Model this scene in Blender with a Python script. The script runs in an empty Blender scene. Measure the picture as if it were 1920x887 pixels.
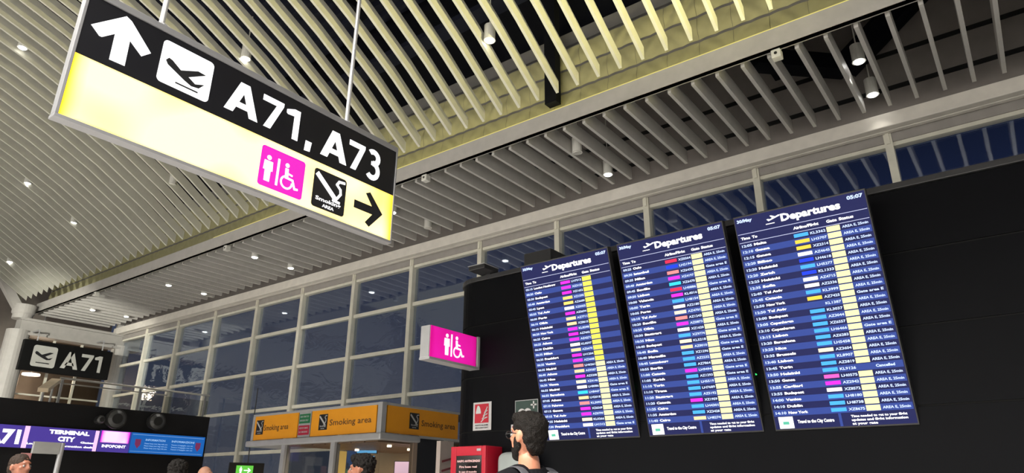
import bpy, bmesh, math, random
from mathutils import Vector, Matrix
from mathutils import noise as mnoise
random.seed(7)
PI = math.pi
scn = bpy.context.scene
CZ = 1.42                      # eye height of the photographer above the floor

# ---------------------------------------------------------------- camera
cam_d = bpy.data.cameras.new('camera')
cam = bpy.data.objects.new('camera', cam_d)
scn.collection.objects.link(cam)
scn.camera = cam
cam_d.sensor_fit = 'HORIZONTAL'
cam_d.sensor_width = 36.0
cam_d.lens = 1278.945 / 1920 * 36.0
cam_d.clip_end = 300
yaw, pitch, roll = 0.922897, 0.361699, 0.007269
fwd = Vector((math.sin(yaw) * math.cos(pitch), math.cos(yaw) * math.cos(pitch), math.sin(pitch)))
rgt = Vector((math.cos(yaw), -math.sin(yaw), 0))
upv = rgt.cross(fwd)
r2 = rgt * math.cos(roll) + upv * math.sin(roll)
u2 = -rgt * math.sin(roll) + upv * math.cos(roll)
mw = Matrix((r2, u2, -fwd)).transposed().to_4x4()
mw.translation = Vector((0, 0, CZ))
cam.matrix_world = mw

# ---------------------------------------------------------------- world: dusk sky
world = bpy.data.worlds.new('dusk_sky')
scn.world = world
world.use_nodes = True
wn = world.node_tree.nodes; wl = world.node_tree.links
wn.clear()
tc = wn.new('ShaderNodeTexCoord'); sp = wn.new('ShaderNodeSeparateXYZ')
cr = wn.new('ShaderNodeValToRGB'); bg = wn.new('ShaderNodeBackground'); wo = wn.new('ShaderNodeOutputWorld')
wl.new(tc.outputs['Generated'], sp.inputs[0]); wl.new(sp.outputs['Z'], cr.inputs[0])
cr.color_ramp.elements[0].position = 0.0; cr.color_ramp.elements[0].color = (0.056, 0.066, 0.094, 1)
cr.color_ramp.elements[1].position = 0.46; cr.color_ramp.elements[1].color = (0.006, 0.009, 0.022, 1)
for p_, c_ in ((.18, (.044, .055, .092, 1)), (.36, (.014, .021, .056, 1))):
    e_ = cr.color_ramp.elements.new(p_); e_.color = c_
wl.new(cr.outputs[0], bg.inputs[0]); bg.inputs[1].default_value = 1.0
wl.new(bg.outputs[0], wo.inputs[0])

# ---------------------------------------------------------------- colour management
scn.view_settings.view_transform = 'Standard'
scn.view_settings.look = 'None'
scn.view_settings.exposure = -0.1
scn.view_settings.gamma = 1.0
scn.view_settings.use_curve_mapping = False
scn.cycles.use_denoising = True
scn.cycles.max_bounces = 8
scn.cycles.diffuse_bounces = 4
scn.cycles.sample_clamp_indirect = 4.0

# ---------------------------------------------------------------- fill lights added outside the view
def area(name, loc, target, sx, sy, power, col):
    l = bpy.data.lights.new(name, 'AREA'); l.shape = 'RECTANGLE'; l.size = sx; l.size_y = sy
    l.energy = power; l.color = col
    o = bpy.data.objects.new(name, l); scn.collection.objects.link(o)
    o.location = loc
    o.rotation_euler = (Vector(target) - Vector(loc)).to_track_quat('-Z', 'Y').to_euler()
    return o
area('concourse_fill', (-9.5, 8, 1.9), (4, 9, 3.4), 26, 2.6, 1150, (1.0, 0.965, 0.90))  # unseen fill added for surfaces facing the hall
area('concourse_fill_back', (3, -9.5, 1.9), (5, 4, 3.6), 14, 2.6, 60, (1.0, 0.965, 0.90))  # weak unseen fill added from behind the camera
for i in range(8):                                   # row of unseen spots added left of the view for floor bounce
    l = bpy.data.lights.new('floor_bounce_spot', 'SPOT'); l.energy = 3300; l.spot_size = math.radians(112); l.spot_blend = .6; l.shadow_soft_size = .12; l.color = (1.0, .965, .90)
    o = bpy.data.objects.new('floor_bounce_spot', l); scn.collection.objects.link(o); o.location = (-1.2, -8 + i * 3.6, 7.4)

l = bpy.data.lights.new('portal_fill', 'SPOT'); l.energy = 3200; l.spot_size = math.radians(34); l.spot_blend = .6; l.shadow_soft_size = .1; l.color = (1, .97, .86)  # unseen spot added to brighten the far portal
o = bpy.data.objects.new('portal_fill', l); scn.collection.objects.link(o); o.location = (.6, 13.0, 4.6)
o.rotation_euler = (Vector((7.9, 21, 4.3)) - o.location).to_track_quat('-Z', 'Y').to_euler()

# ================================================================ helpers
def link(o):
    scn.collection.objects.link(o); return o
_mats = {}
def mat(name, col, rough=0.5, metal=0.0, emit=0.0, bump=0.0, bscale=40.0, var=0.06, vscale=6.0, coat=0.0, spec=0.5):
    if name in _mats: return _mats[name]
    m = bpy.data.materials.new(name); m.use_nodes = True
    nt = m.node_tree; b = nt.nodes['Principled BSDF']
    b.inputs['Roughness'].default_value = rough
    b.inputs['Metallic'].default_value = metal
    b.inputs['Specular IOR Level'].default_value = spec
    b.inputs['Coat Weight'].default_value = coat
    b.inputs['Coat Roughness'].default_value = 0.12
    if emit > 0:
        b.inputs['Base Color'].default_value = (col[0] * .3, col[1] * .3, col[2] * .3, 1)
        b.inputs['Emission Color'].default_value = (*col, 1)
        b.inputs['Emission Strength'].default_value = emit
        b.inputs['Specular IOR Level'].default_value = 0.2
    else:
        t = nt.nodes.new('ShaderNodeTexCoord'); n = nt.nodes.new('ShaderNodeTexNoise')
        n.inputs['Scale'].default_value = vscale; n.inputs['Detail'].default_value = 4
        r = nt.nodes.new('ShaderNodeValToRGB')
        r.color_ramp.elements[0].position = .3; r.color_ramp.elements[1].position = .7
        r.color_ramp.elements[0].color = tuple(c * (1 - var) for c in col) + (1,)
        r.color_ramp.elements[1].color = tuple(min(1, c * (1 + var)) for c in col) + (1,)
        nt.links.new(t.outputs['Object'], n.inputs['Vector'])
        nt.links.new(n.outputs['Fac'], r.inputs[0]); nt.links.new(r.outputs[0], b.inputs['Base Color'])
        if bump > 0:
            n2 = nt.nodes.new('ShaderNodeTexNoise'); n2.inputs['Scale'].default_value = bscale
            bp = nt.nodes.new('ShaderNodeBump'); bp.inputs['Strength'].default_value = bump; bp.inputs['Distance'].default_value = .01
            nt.links.new(t.outputs['Object'], n2.inputs['Vector']); nt.links.new(n2.outputs['Fac'], bp.inputs['Height'])
            nt.links.new(bp.outputs[0], b.inputs['Normal'])
    _mats[name] = m
    return m
def srgb(r, g, b):
    f = lambda c: (c / 255 / 12.92) if c / 255 <= .04045 else ((c / 255 + .055) / 1.055) ** 2.4
    return (f(r), f(g), f(b))

class MB:
    def __init__(s): s.v = []; s.f = []
    def add(s, vs, fs):
        k = len(s.v); s.v += [tuple(v) for v in vs]; s.f += [tuple(i + k for i in f) for f in fs]; return s
    def box(s, x0, x1, y0, y1, z0, z1):
        return s.add([(x, y, z) for z in (z0, z1) for y in (y0, y1) for x in (x0, x1)],
                     [(0, 2, 3, 1), (4, 5, 7, 6), (0, 1, 5, 4), (2, 6, 7, 3), (0, 4, 6, 2), (1, 3, 7, 5)])
    def bar(s, a, b, w, h, up=(0, 0, 1)):
        a = Vector(a); b = Vector(b); d = (b - a).normalized(); r = d.cross(Vector(up))
        r = r.normalized() if r.length > 1e-5 else Vector((1, 0, 0)); u = r.cross(d)
        vs = [p + r * (i * w / 2) + u * (j * h / 2) for p in (a, b) for i, j in ((-1, -1), (1, -1), (1, 1), (-1, 1))]
        return s.add(vs, [(0, 1, 2, 3), (7, 6, 5, 4), (0, 4, 5, 1), (1, 5, 6, 2), (2, 6, 7, 3), (3, 7, 4, 0)])
    def prism(s, pts, y0, y1):        # polygon in x,z extruded along y
        n = len(pts)
        vs = [(x, y0, z) for x, z in pts] + [(x, y1, z) for x, z in pts]
        return s.add(vs, [tuple(range(n)), tuple(reversed(range(n, 2 * n)))] + [(i, n + i, n + (i + 1) % n, (i + 1) % n) for i in range(n)])
    def prism_z(s, pts, z0, z1):
        n = len(pts)
        vs = [(x, y, z0) for x, y in pts] + [(x, y, z1) for x, y in pts]
        return s.add(vs, [tuple(reversed(range(n))), tuple(range(n, 2 * n))] + [(i, (i + 1) % n, n + (i + 1) % n, n + i) for i in range(n)])
    def tube(s, pts, r, n=10, cap=True):
        pts = [Vector(p) for p in pts]; rs = r if isinstance(r, (list, tuple)) else [r] * len(pts); rings = []
        for i, p in enumerate(pts):
            d = (pts[min(i + 1, len(pts) - 1)] - pts[max(i - 1, 0)]).normalized()
            a = Vector((0, 0, 1)) if abs(d.z) < .9 else Vector((1, 0, 0))
            u = d.cross(a).normalized(); w = d.cross(u)
            rings.append([p + (u * math.cos(2 * PI * k / n) + w * math.sin(2 * PI * k / n)) * rs[i] for k in range(n)])
        vs = [q for R in rings for q in R]; fs = []
        for i in range(len(pts) - 1):
            for k in range(n):
                a = i * n + k; b = i * n + (k + 1) % n
                fs.append((a, b, b + n, a + n))
        if cap: fs += [tuple(reversed(range(n))), tuple(range((len(pts) - 1) * n, len(pts) * n))]
        return s.add(vs, fs)
    def ellipsoid(s, c, r, n=14, m=9):
        vs = [(c[0], c[1], c[2] + r[2])]
        for j in range(1, m):
            t = PI * j / m
            for i in range(n):
                a = 2 * PI * i / n
                vs.append((c[0] + r[0] * math.sin(t) * math.cos(a), c[1] + r[1] * math.sin(t) * math.sin(a), c[2] + r[2] * math.cos(t)))
        vs.append((c[0], c[1], c[2] - r[2])); L = len(vs) - 1; fs = []
        for i in range(n):
            fs.append((0, 1 + i, 1 + (i + 1) % n)); fs.append((L, 1 + (m - 2) * n + (i + 1) % n, 1 + (m - 2) * n + i))
            for j in range(m - 2):
                a = 1 + j * n + i; b = 1 + j * n + (i + 1) % n; fs.append((a, a + n, b + n, b))
        return s.add(vs, fs)
    def mesh(s, name, m, smooth=False, fix=True):
        me = bpy.data.meshes.new(name); me.from_pydata(s.v, [], s.f)
        if fix:
            bm = bmesh.new(); bm.from_mesh(me); bmesh.ops.recalc_face_normals(bm, faces=bm.faces); bm.to_mesh(me); bm.free()
        if smooth: me.polygons.foreach_set('use_smooth', [True] * len(me.polygons))
        me.materials.append(m); me.update(); return me
    def build(s, name, m, parent=None, smooth=False, bevel=0, fix=True):
        o = link(bpy.data.objects.new(name, s.mesh(name, m, smooth, fix))); o.parent = parent
        if bevel:
            b = o.modifiers.new('bevel', 'BEVEL'); b.width = bevel; b.segments = 2; b.limit_method = 'ANGLE'
        return o
def root(name, loc=(0, 0, 0), rz=0.0):
    o = link(bpy.data.objects.new(name, None)); o.location = loc; o.rotation_euler = (0, 0, rz); o.empty_display_size = .1; return o
def tag(o, label, cat, group=None):
    o['label'] = label; o['category'] = cat
    if group: o['group'] = group
    return o
def struct(o): o['kind'] = 'structure'; return o
def inst(me, name, parent, loc=(0, 0, 0), rot=(0, 0, 0)):
    o = link(bpy.data.objects.new(name, me)); o.parent = parent; o.location = loc; o.rotation_euler = rot; return o
def copy_tree(o, parent=None):
    c = o.copy(); link(c); c.parent = parent
    for ch in list(o.children): copy_tree(ch, c)
    return c
# lettering: returns 2-D triangles/polygons of a string, fitted to the asked width and height
_tc = {}
def text_shape(txt, bold=0.02, shear=0.0):
    key = (txt, bold, shear)
    if key in _tc: return _tc[key]
    cu = bpy.data.curves.new('lettering', 'FONT'); cu.body = txt; cu.size = 1; cu.offset = bold; cu.resolution_u = 2; cu.shear = shear
    o = bpy.data.objects.new('lettering', cu)
    me = o.to_mesh()
    vs = [(v.co.x, v.co.y) for v in me.vertices]; fs = [tuple(p.vertices) for p in me.polygons]
    o.to_mesh_clear(); bpy.data.objects.remove(o); bpy.data.curves.remove(cu)
    _tc[key] = (vs, fs); return _tc[key]
def put_text(mb, txt, x0, z0, h, y, w=None, bold=0.02, cap=0.73, squash=None, rot=0.0):
    """lettering of cap height h with its lower left corner at x0,z0 in the x,z plane at depth y"""
    vs, fs = text_shape(txt, bold)
    if not vs: return x0
    mx = min(v[0] for v in vs); Mx = max(v[0] for v in vs); k = h / cap; kx = (w / (Mx - mx)) if w else k
    c, s_ = math.cos(rot), math.sin(rot); out = []
    for a, b in vs:
        px, pz = (a - mx) * kx, b * k
        out.append((x0 + px * c - pz * s_, y, z0 + px * s_ + pz * c))
    mb.add(out, fs); return x0 + (Mx - mx) * kx
def rrect(x0, x1, z0, z1, r, n=4):
    p = []
    for cx, cz, a0 in ((x1 - r, z1 - r, 0), (x0 + r, z1 - r, PI / 2), (x0 + r, z0 + r, PI), (x1 - r, z0 + r, 1.5 * PI)):
        for i in range(n + 1):
            a = a0 + PI / 2 * i / n; p.append((cx + r * math.cos(a), cz + r * math.sin(a)))
    return p
def circle(cx, cz, r, n=16, rz=None):
    rz = rz or r
    return [(cx + r * math.cos(2 * PI * i / n), cz + rz * math.sin(2 * PI * i / n)) for i in range(n)]
def flat(mb, pts, y, t=0.0015):
    mb.prism(pts, y - t, y); return mb
def arc_band(mb, cx, cz, r, w, a0, a1, y, n=14, t=.0015, kx=1.0):
    for i in range(n):
        a = a0 + (a1 - a0) * i / n; b = a0 + (a1 - a0) * (i + 1) / n
        mb.prism([(cx + kx * (r - w / 2) * math.cos(a), cz + (r - w / 2) * math.sin(a)), (cx + kx * (r + w / 2) * math.cos(a), cz + (r + w / 2) * math.sin(a)),
                  (cx + kx * (r + w / 2) * math.cos(b), cz + (r + w / 2) * math.sin(b)), (cx + kx * (r - w / 2) * math.cos(b), cz + (r - w / 2) * math.sin(b))], y - t, y)
def stroke(mb, pts, w, y, t=.0015):
    for (ax, az), (bx, bz) in zip(pts, pts[1:]):
        d = Vector((bx - ax, bz - az)); L = d.length; d /= L; n = Vector((-d.y, d.x)) * w / 2; e = d * w * .3
        mb.prism([(ax - e.x + n.x, az - e.y + n.y), (ax - e.x - n.x, az - e.y - n.y), (bx + e.x - n.x, bz + e.y - n.y), (bx + e.x + n.x, bz + e.y + n.y)], y - t, y)

# ================================================================ materials
M_fin = mat('cream_enamel_slat', (.50, .495, .43), .42, bump=.05)
M_fin2 = mat('grey_enamel_slat', (.56, .545, .515), .42, bump=.05)
M_beam = mat('warm_white_painted_steel', (.44, .425, .40), .5, bump=.06)
M_frame = mat('window_frame_paint', (.74, .72, .62), .45)
M_frieze = mat('quilted_acoustic_panel', (.37, .35, .19), .7)
M_void = mat('black_void_paint', (.005, .0055, .008), .8, spec=.1)
M_deck = mat('dark_blue_deck', (.013, .015, .027), .6, spec=.15)
M_bulk = mat('brown_grey_board', (.24, .215, .20), .8, bump=.1)
M_greyb = mat('mid_grey_band', (.16, .155, .15), .7)
M_blackpanel = mat('charcoal_wall_panel', (.0026, .0028, .0040), .5, bump=.12, bscale=14, spec=.09)
M_joint = mat('black_joint', (.004, .004, .004), .8)
M_alu = mat('brushed_grey_aluminium', (.42, .42, .43), .4, metal=.3)
M_lamp = mat('white_lamp_housing', (.7, .69, .64), .4)
M_glow = mat('lamp_lens_lit', (1, .98, .93), emit=9)
M_off = mat('lamp_lens_unlit', (.55, .54, .5), .3)
M_black = mat('black_plastic', (.012, .012, .014), .4)
M_dk = mat('dark_metal_casing', (.02, .02, .022), .4)
M_white_e = mat('backlit_white', (1, 1, 1), emit=1.25)
M_floor = mat('pale_polished_floor', (.52, .50, .475), .28, var=.04, vscale=1.5)
M_plaster = mat('pale_plaster', (.45, .43, .40), .7)

# glass pane: dusk seen through, the hall mirrored in it, slightly wavy
def glass_mat(name, wave, refl):
    m = bpy.data.materials.new(name); m.use_nodes = True; nt = m.node_tree; nt.nodes.clear()
    out = nt.nodes.new('ShaderNodeOutputMaterial'); mx = nt.nodes.new('ShaderNodeMixShader'); tr = nt.nodes.new('ShaderNodeBsdfTransparent')
    gl = nt.nodes.new('ShaderNodeBsdfGlossy'); fr = nt.nodes.new('ShaderNodeLayerWeight'); fr.inputs[0].default_value = .5; ml = nt.nodes.new('ShaderNodeMath')
    t = nt.nodes.new('ShaderNodeTexCoord'); mp = nt.nodes.new('ShaderNodeMapping'); n = nt.nodes.new('ShaderNodeTexNoise'); bp = nt.nodes.new('ShaderNodeBump')
    mp.inputs['Scale'].default_value = (1, .9, 2.2); mp.inputs['Rotation'].default_value = (.6, 0, 0)
    n.inputs['Scale'].default_value = 1.6; n.inputs['Distortion'].default_value = 1.6; n.inputs['Detail'].default_value = 2
    bp.inputs['Strength'].default_value = wave; bp.inputs['Distance'].default_value = .03
    tr.inputs[0].default_value = (.90, .93, .96, 1); gl.inputs['Roughness'].default_value = .04; gl.inputs[0].default_value = (.9, .95, 1, 1)
    pw = nt.nodes.new('ShaderNodeMath'); pw.operation = 'POWER'; pw.inputs[1].default_value = 3.5; ml.operation = 'MULTIPLY_ADD'; ml.inputs[1].default_value = .75; ml.inputs[2].default_value = refl; ml.use_clamp = True
    L = nt.links.new
    L(t.outputs['Object'], mp.inputs[0]); L(mp.outputs[0], n.inputs['Vector']); L(n.outputs['Fac'], bp.inputs['Height']); L(bp.outputs[0], gl.inputs['Normal'])
    L(fr.outputs['Facing'], pw.inputs[0]); L(pw.outputs[0], ml.inputs[0]); L(ml.outputs[0], mx.inputs[0]); L(tr.outputs[0], mx.inputs[1]); L(gl.outputs[0], mx.inputs[2]); L(mx.outputs[0], out.inputs[0])
    return m
M_glass = glass_mat('wavy_window_glass', .16, .11)
M_glass_top = glass_mat('flat_window_glass', .012, .13)
def clear_glass(name, tint, k=1.0, rough=.03):
    m = bpy.data.materials.new(name); m.use_nodes = True; nt = m.node_tree; nt.nodes.clear()
    out = nt.nodes.new('ShaderNodeOutputMaterial'); mx = nt.nodes.new('ShaderNodeMixShader'); tr = nt.nodes.new('ShaderNodeBsdfTransparent')
    gl = nt.nodes.new('ShaderNodeBsdfGlossy'); fr = nt.nodes.new('ShaderNodeLayerWeight'); pw = nt.nodes.new('ShaderNodeMath')
    tr.inputs[0].default_value = (*tint, 1); gl.inputs['Roughness'].default_value = rough; fr.inputs[0].default_value = .5; pw.operation = 'POWER'; pw.inputs[1].default_value = 3.0
    L = nt.links.new; L(fr.outputs['Facing'], pw.inputs[0]); L(pw.outputs[0], mx.inputs[0]); L(tr.outputs[0], mx.inputs[1]); L(gl.outputs[0], mx.inputs[2]); L(mx.outputs[0], out.inputs[0])
    return m
M_clear = clear_glass('booth_glass', (.8, .8, .78))
M_smoked = clear_glass('brown_smoked_glass', (.62, .56, .50))

# ================================================================ SETTING
# floor
struct(MB().box(-13, 24, -13, 40, -.2, 0).build('floor', M_floor))
struct(MB().box(-13.2, -13, -13, 40, 0, 10.5).build('wall_left', M_plaster))
struct(MB().box(-13, 9.2, -13.2, -13, 0, 10.5).build('wall_back', M_plaster))

# arched ceiling: fins with a curved lower edge, dark corrugated deck above
def arch(x): return -.048 * x * x - .099 * x + 8.697 - 1.5 + CZ
ceil = MB()
ys0, ys1 = -13, 22.0
n = 0
prof = []
x = -13.0
while x < 6.9:
    zz = 9.35 + CZ - .018 * (x + 1) ** 2
    prof += [(x, zz), (x + .09, zz), (x + .11, zz + .06), (x + .2, zz + .06)]; x += .22
vs = [(a, y, b) for y in (ys0, ys1) for a, b in prof]; k = len(prof)
ceil.add(vs, [(i, i + 1, k + i + 1, k + i) for i in range(k - 1)])
ceil.box(6.85, 8.95, ys0, ys1, 7.35 + CZ, 7.45 + CZ)          # dark roof over the window side
ceiling = struct(ceil.build('ceiling', M_deck))
H_U, T_U = .185, .038
xs = [-7.5 + (6.22 + 7.5) * i / 16 for i in range(17)]
fin = MB(); vs = []
for xx in xs:
    z = arch(xx)
    hh = H_U if xx < 6.2 else H_U * .9
    vs += [(xx, -T_U / 2, z), (xx, T_U / 2, z), (xx, T_U / 2, z + hh), (xx, -T_U / 2, z + hh)]
fs = [(0, 1, 2, 3), tuple(len(vs) - 4 + i for i in (3, 2, 1, 0))]
for i in range(len(xs) - 1):
    for j in range(4):
        a = i * 4 + j; b = i * 4 + (j + 1) % 4; fs.append((a, a + 4, b + 4, b))
fin.add(vs, fs); fin_me = fin.mesh('ceiling_slat', M_fin)
def y_up(k): return 3.736e-4 * k * k + .29102 * k + 1.35769
upper_y = [y_up(k) for k in range(0, 64)] + [1.35769 - .291 * k for k in range(1, 16)]
for y in upper_y: inst(fin_me, 'ceiling_slat', ceiling, (0, y, 0))
# fins over the window side, level
H_L, T_L = .21, .042
zl = 4.487 + CZ
me = MB().box(6.70, 8.56, -T_L / 2, T_L / 2, zl, zl + H_L).mesh('window_side_slat', M_fin2)
lower_y = [-.48 + .289 * k + .0003 * k * k for k in range(0, 71)] + [-.48 - .289 * k for k in range(1, 12)]
for y in lower_y: inst(me, 'window_side_slat', ceiling, (0, y, 0))
# long channel beam between the two ceilings
bm_ = MB().box(6.60, 6.625, -6, 21.2, 4.50 + CZ, 4.765 + CZ).box(6.60, 6.64, -6, 21.2, 4.50 + CZ, 4.53 + CZ)
beam = struct(bm_.build('trim_1', M_beam))
MB().add([(6.625, -6, 4.56 + CZ), (6.625, 21.2, 4.56 + CZ), (6.99, 21.2, 4.86 + CZ), (6.99, -6, 4.86 + CZ), (6.625, -6, 4.58 + CZ), (6.625, 21.2, 4.58 + CZ), (6.99, 21.2, 4.88 + CZ), (6.99, -6, 4.88 + CZ)], [(0, 1, 2, 3), (4, 7, 6, 5), (0, 4, 5, 1), (1, 5, 6, 2), (2, 6, 7, 3), (3, 7, 4, 0)]).build('trough_floor', M_void, beam)
MB().box(6.598, 6.612, -2.5, 12.5, 4.766 + CZ, 4.776 + CZ).build('glowing_edge', mat('yellow_edge_glow', srgb(214, 204, 118), emit=1.0), beam)  # emission stands in for light caught on the beam's top edge
# quilted frieze above the beam: three rows of separate pillowy panels
fr = struct(MB().box(6.955, 7.0, -6, 21.2, 4.87 + CZ, 5.95 + CZ).build('wall_frieze', M_greyb))
W_T, H_T = .42, .322
def tile_mesh(kind):
    N = 8; vs = []; fs = []
    for j in range(N + 1):
        for i in range(N + 1):
            u = i / N; v = j / N
            d = abs(math.sin(PI * (u * 2 + (v if kind else -v)))) * (.45 + .55 * math.sin(PI * v)) * .030 + .012 * math.sin(PI * u) * math.sin(PI * v)
            vs.append((-d, (u - .5) * W_T, v * H_T))
    for j in range(N):
        for i in range(N):
            a = j * (N + 1) + i; fs.append((a, a + 1, a + N + 2, a + N + 1))
    m_ = MB().add(vs, fs); me = m_.mesh('quilted_panel', M_frieze, smooth=True); return me
tiles = [tile_mesh(0), tile_mesh(1)]
for r_, z0 in enumerate((4.885, 5.245, 5.605)):
    for k in range(62):
        inst(tiles[(k + r_) % 2], 'quilted_panel', fr, (6.95, -4.6 + k * (W_T + .004), z0 + CZ))
# hidden lamp strip lying in the trough behind the beam lip
for y0, y1, p in ((-3.5, 1.5, 5), (1.5, 4, 8), (4, 9, 22), (9, 12, 7)):
    l = bpy.data.lights.new('trough_lamp', 'AREA'); l.shape = 'RECTANGLE'; l.size = .05; l.size_y = y1 - y0; l.energy = p * .62; l.color = (1.0, .90, .40)
    o = link(bpy.data.objects.new('trough_lamp', l)); o.location = (6.70, (y0 + y1) / 2, 4.69 + CZ); o.rotation_euler = (PI, -0.35, 0)
    l = l.copy(); l.energy = p * .5; l.color = (1.0, .93, .55); o = link(bpy.data.objects.new('lip_fill', l)); o.location = (6.61, (y0 + y1) / 2, 4.79 + CZ); o.rotation_euler = (0, PI - .85, 0)  # second light added at the lip as fill to warm the slats
# unseen spot added above the dark wall to wash the arched slats yellow
l = bpy.data.lights.new('slat_wash_fill', 'SPOT'); l.energy = 3300; l.spot_size = math.radians(66); l.spot_blend = 1.0; l.shadow_soft_size = .25; l.color = (1.0, .90, .40)
o = link(bpy.data.objects.new('slat_wash_fill', l)); o.location = (5.4, -1.6, 3.75); o.rotation_euler = (Vector((4.0, 3.4, 8.0)) - Vector(o.location)).to_track_quat('-Z', 'Y').to_euler()
# grey girder and dark closing board behind the frieze
struct(MB().box(7.04, 7.15, -6, 21.2, 6.06 + CZ, 6.28 + CZ).build('trim_2', M_greyb))
gr = struct(MB().box(7.16, 7.2, -6, 21.2, 5.9 + CZ, 9.3 + CZ).build('wall_upper', M_void))
# bulkhead above the windows with two dark slots
bulk = struct(MB().box(8.80, 8.95, -8, 21.2, 4.45 + CZ, 7.4 + CZ).build('wall_bulkhead', M_bulk))
for z in (4.85, 5.34):
    MB().box(8.785, 8.80, -8, 21.2, z - .03 + CZ, z + .03 + CZ).build('dark_slot', M_joint, bulk)
# dark steel braces and services above the slats
for i, (a, b, w) in enumerate([((7.3, 1.9, 4.95), (8.3, 1.05, 5.05), .22), ((8.3, 1.05, 5.05), (8.4, -.6, 6.4), .26), ((7.3, 6.4, 4.95), (8.4, 8.6, 6.4), .2),
                                ((7.3, 6.4, 5.0), (8.4, 4.4, 6.3), .2), ((7.0, 1.9, 5.6), (8.8, 1.9, 5.6), .22), ((7.0, 9.5, 5.4), (8.8, 9.5, 5.4), .2)]):
    o = MB().bar((a[0], a[1], a[2] + CZ), (b[0], b[1], b[2] + CZ), w, w).build('roof_brace', M_void, ceiling)
MB().tube([(7.6, -7, 5.5 + CZ), (7.6, 21, 5.5 + CZ)], .11, 12).build('service_duct', M_void, ceiling)
MB().box(6.72, 6.85, 4.36, 4.54, 5.0 + CZ, 8.2 + CZ).build('black_hanger', M_void, ceiling)
for y in (0.5, 4.3, 8.3, 12.2, 16.2):
    MB().box(-6, 6.5, y - .12, y + .12, 8.05 + CZ, 8.3 + CZ).build('dark_purlin', M_void, ceiling)

# window band and head above the windows
M_band_ = mat('white_window_head', (.78, .74, .67), .5)
hd = MB().box(8.60, 8.72, -8, 21.0, 4.245 + CZ, 4.43 + CZ)
hd.box(8.72, 8.80, -8, 21.0, 4.24 + CZ, 4.47 + CZ)
struct(hd.build('trim_3', M_band_, bevel=.01))
struct(MB().box(8.82, 8.9, -8, 21.0, 4.13 + CZ, 4.30 + CZ).build('trim_4', mat('recess_paint', (.33, .31, .29), .6)))
# window bays: mullion, transoms, panes
mul_y = [.091, .277, .466, .649, .835, 1.027, 1.215, 1.408, 1.600, 1.80, 2.0, 2.19]
mul_y = [v * 8.85 for v in mul_y]
allm = [mul_y[0] - 1.66 * k for k in range(5, 0, -1)] + mul_y + [21.0]
trans = [3.355, 2.515, 1.675, .80, -.05, -.9]
for k in range(len(allm) - 1):
    y0, y1 = allm[k], allm[k + 1]
    w = struct(MB().box(8.80, 8.96, y0 - .045, y0 + .045, 0, 4.24 + CZ).build('window_%d' % (k + 1), M_frame))
    MB().box(8.84, 8.95, y0 + .045, y1 - .045, 4.08 + CZ, 4.15 + CZ).build('head_rail', M_frame, w)
    MB().box(8.78, 8.80, y0 - .02, y0 + .02, 4.10 + CZ, 4.24 + CZ).build('hanger_bracket', M_frame, w)
    tops = [4.08] + trans
    for z in trans:
        MB().box(8.85, 8.94, y0 + .045, y1 - .045, z - .035 + CZ, z + .035 + CZ).build('transom', M_frame, w)
    for a, b in zip(tops, trans + [-CZ + .02]):
        MB().box(8.895, 8.903, y0 + .045, y1 - .045, b + .035 + CZ, a - .035 + CZ).build('pane', M_glass_top if a > 4 else M_glass, w)
struct(MB().box(8.8, 8.96, 20.96, 21.05, 0, 4.24 + CZ).build('window_18', M_frame))

# ---- dark rounded wall carrying the departure boards
def wall_path(x0, yend, r, y_start, n=10):
    p = [(x0, y_start)]
    for i in range(n + 1):
        a = PI - PI / 2 * i / n
        p.append((x0 + r + r * math.cos(a), yend - r + r * math.sin(a)))
    p.append((6.3, yend)); return p
core = MB(); path = wall_path(5.015, 4.56, .33, -6); poly = path + [(6.3, -6)]
core.prism_z(poly, 0, 1.98 + CZ)
wd = struct(core.build('wall_dark', M_joint))
joints = [2.03, 1.535, 1.035, .535, .035, -.465, -.965, -CZ]
P2 = wall_path(5.0, 4.575, .345, -6)
for a, b in zip(joints, joints[1:]):
    top = a - (.055 if a == 2.03 else .006); n_ = len(P2)
    mb = MB(); z0, z1 = b + .006 + CZ, top + CZ
    inner = [(x + .013 if i < 2 else x, y) for i, (x, y) in enumerate(P2)]
    inner = wall_path(5.014, 4.561, .331, -6)
    vs = [(x, y, z) for z in (z0, z1) for x, y in P2] + [(x, y, z) for z in (z0, z1) for x, y in inner]
    fs = []
    for i in range(n_ - 1):
        fs += [(i, i + 1, n_ + i + 1, n_ + i), (2 * n_ + i, 3 * n_ + i, 3 * n_ + i + 1, 2 * n_ + i + 1), (i, 2 * n_ + i, 2 * n_ + i + 1, i + 1), (n_ + i, n_ + i + 1, 3 * n_ + i + 1, 3 * n_ + i)]
    mb.add(vs, fs).build('panel', M_blackpanel, wd)
cap_ = MB(); P3 = wall_path(4.985, 4.59, .36, -6) + [(6.35, -6)]
cap_.prism_z(P3, 1.985 + CZ, 2.03 + CZ); cap_.build('wall_cap', mat('satin_black_cap', (.03, .03, .032), .35), wd, bevel=.004)

# ---- far black wall with its screens
YF = 13.0
fwl = struct(MB().box(-6, 7.42, YF, YF + .45, 0, .1058 * YF + CZ).build('wall_far_black', mat('matt_black_board', (.008, .008, .009), .55, bump=.1, spec=.2)))
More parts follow.
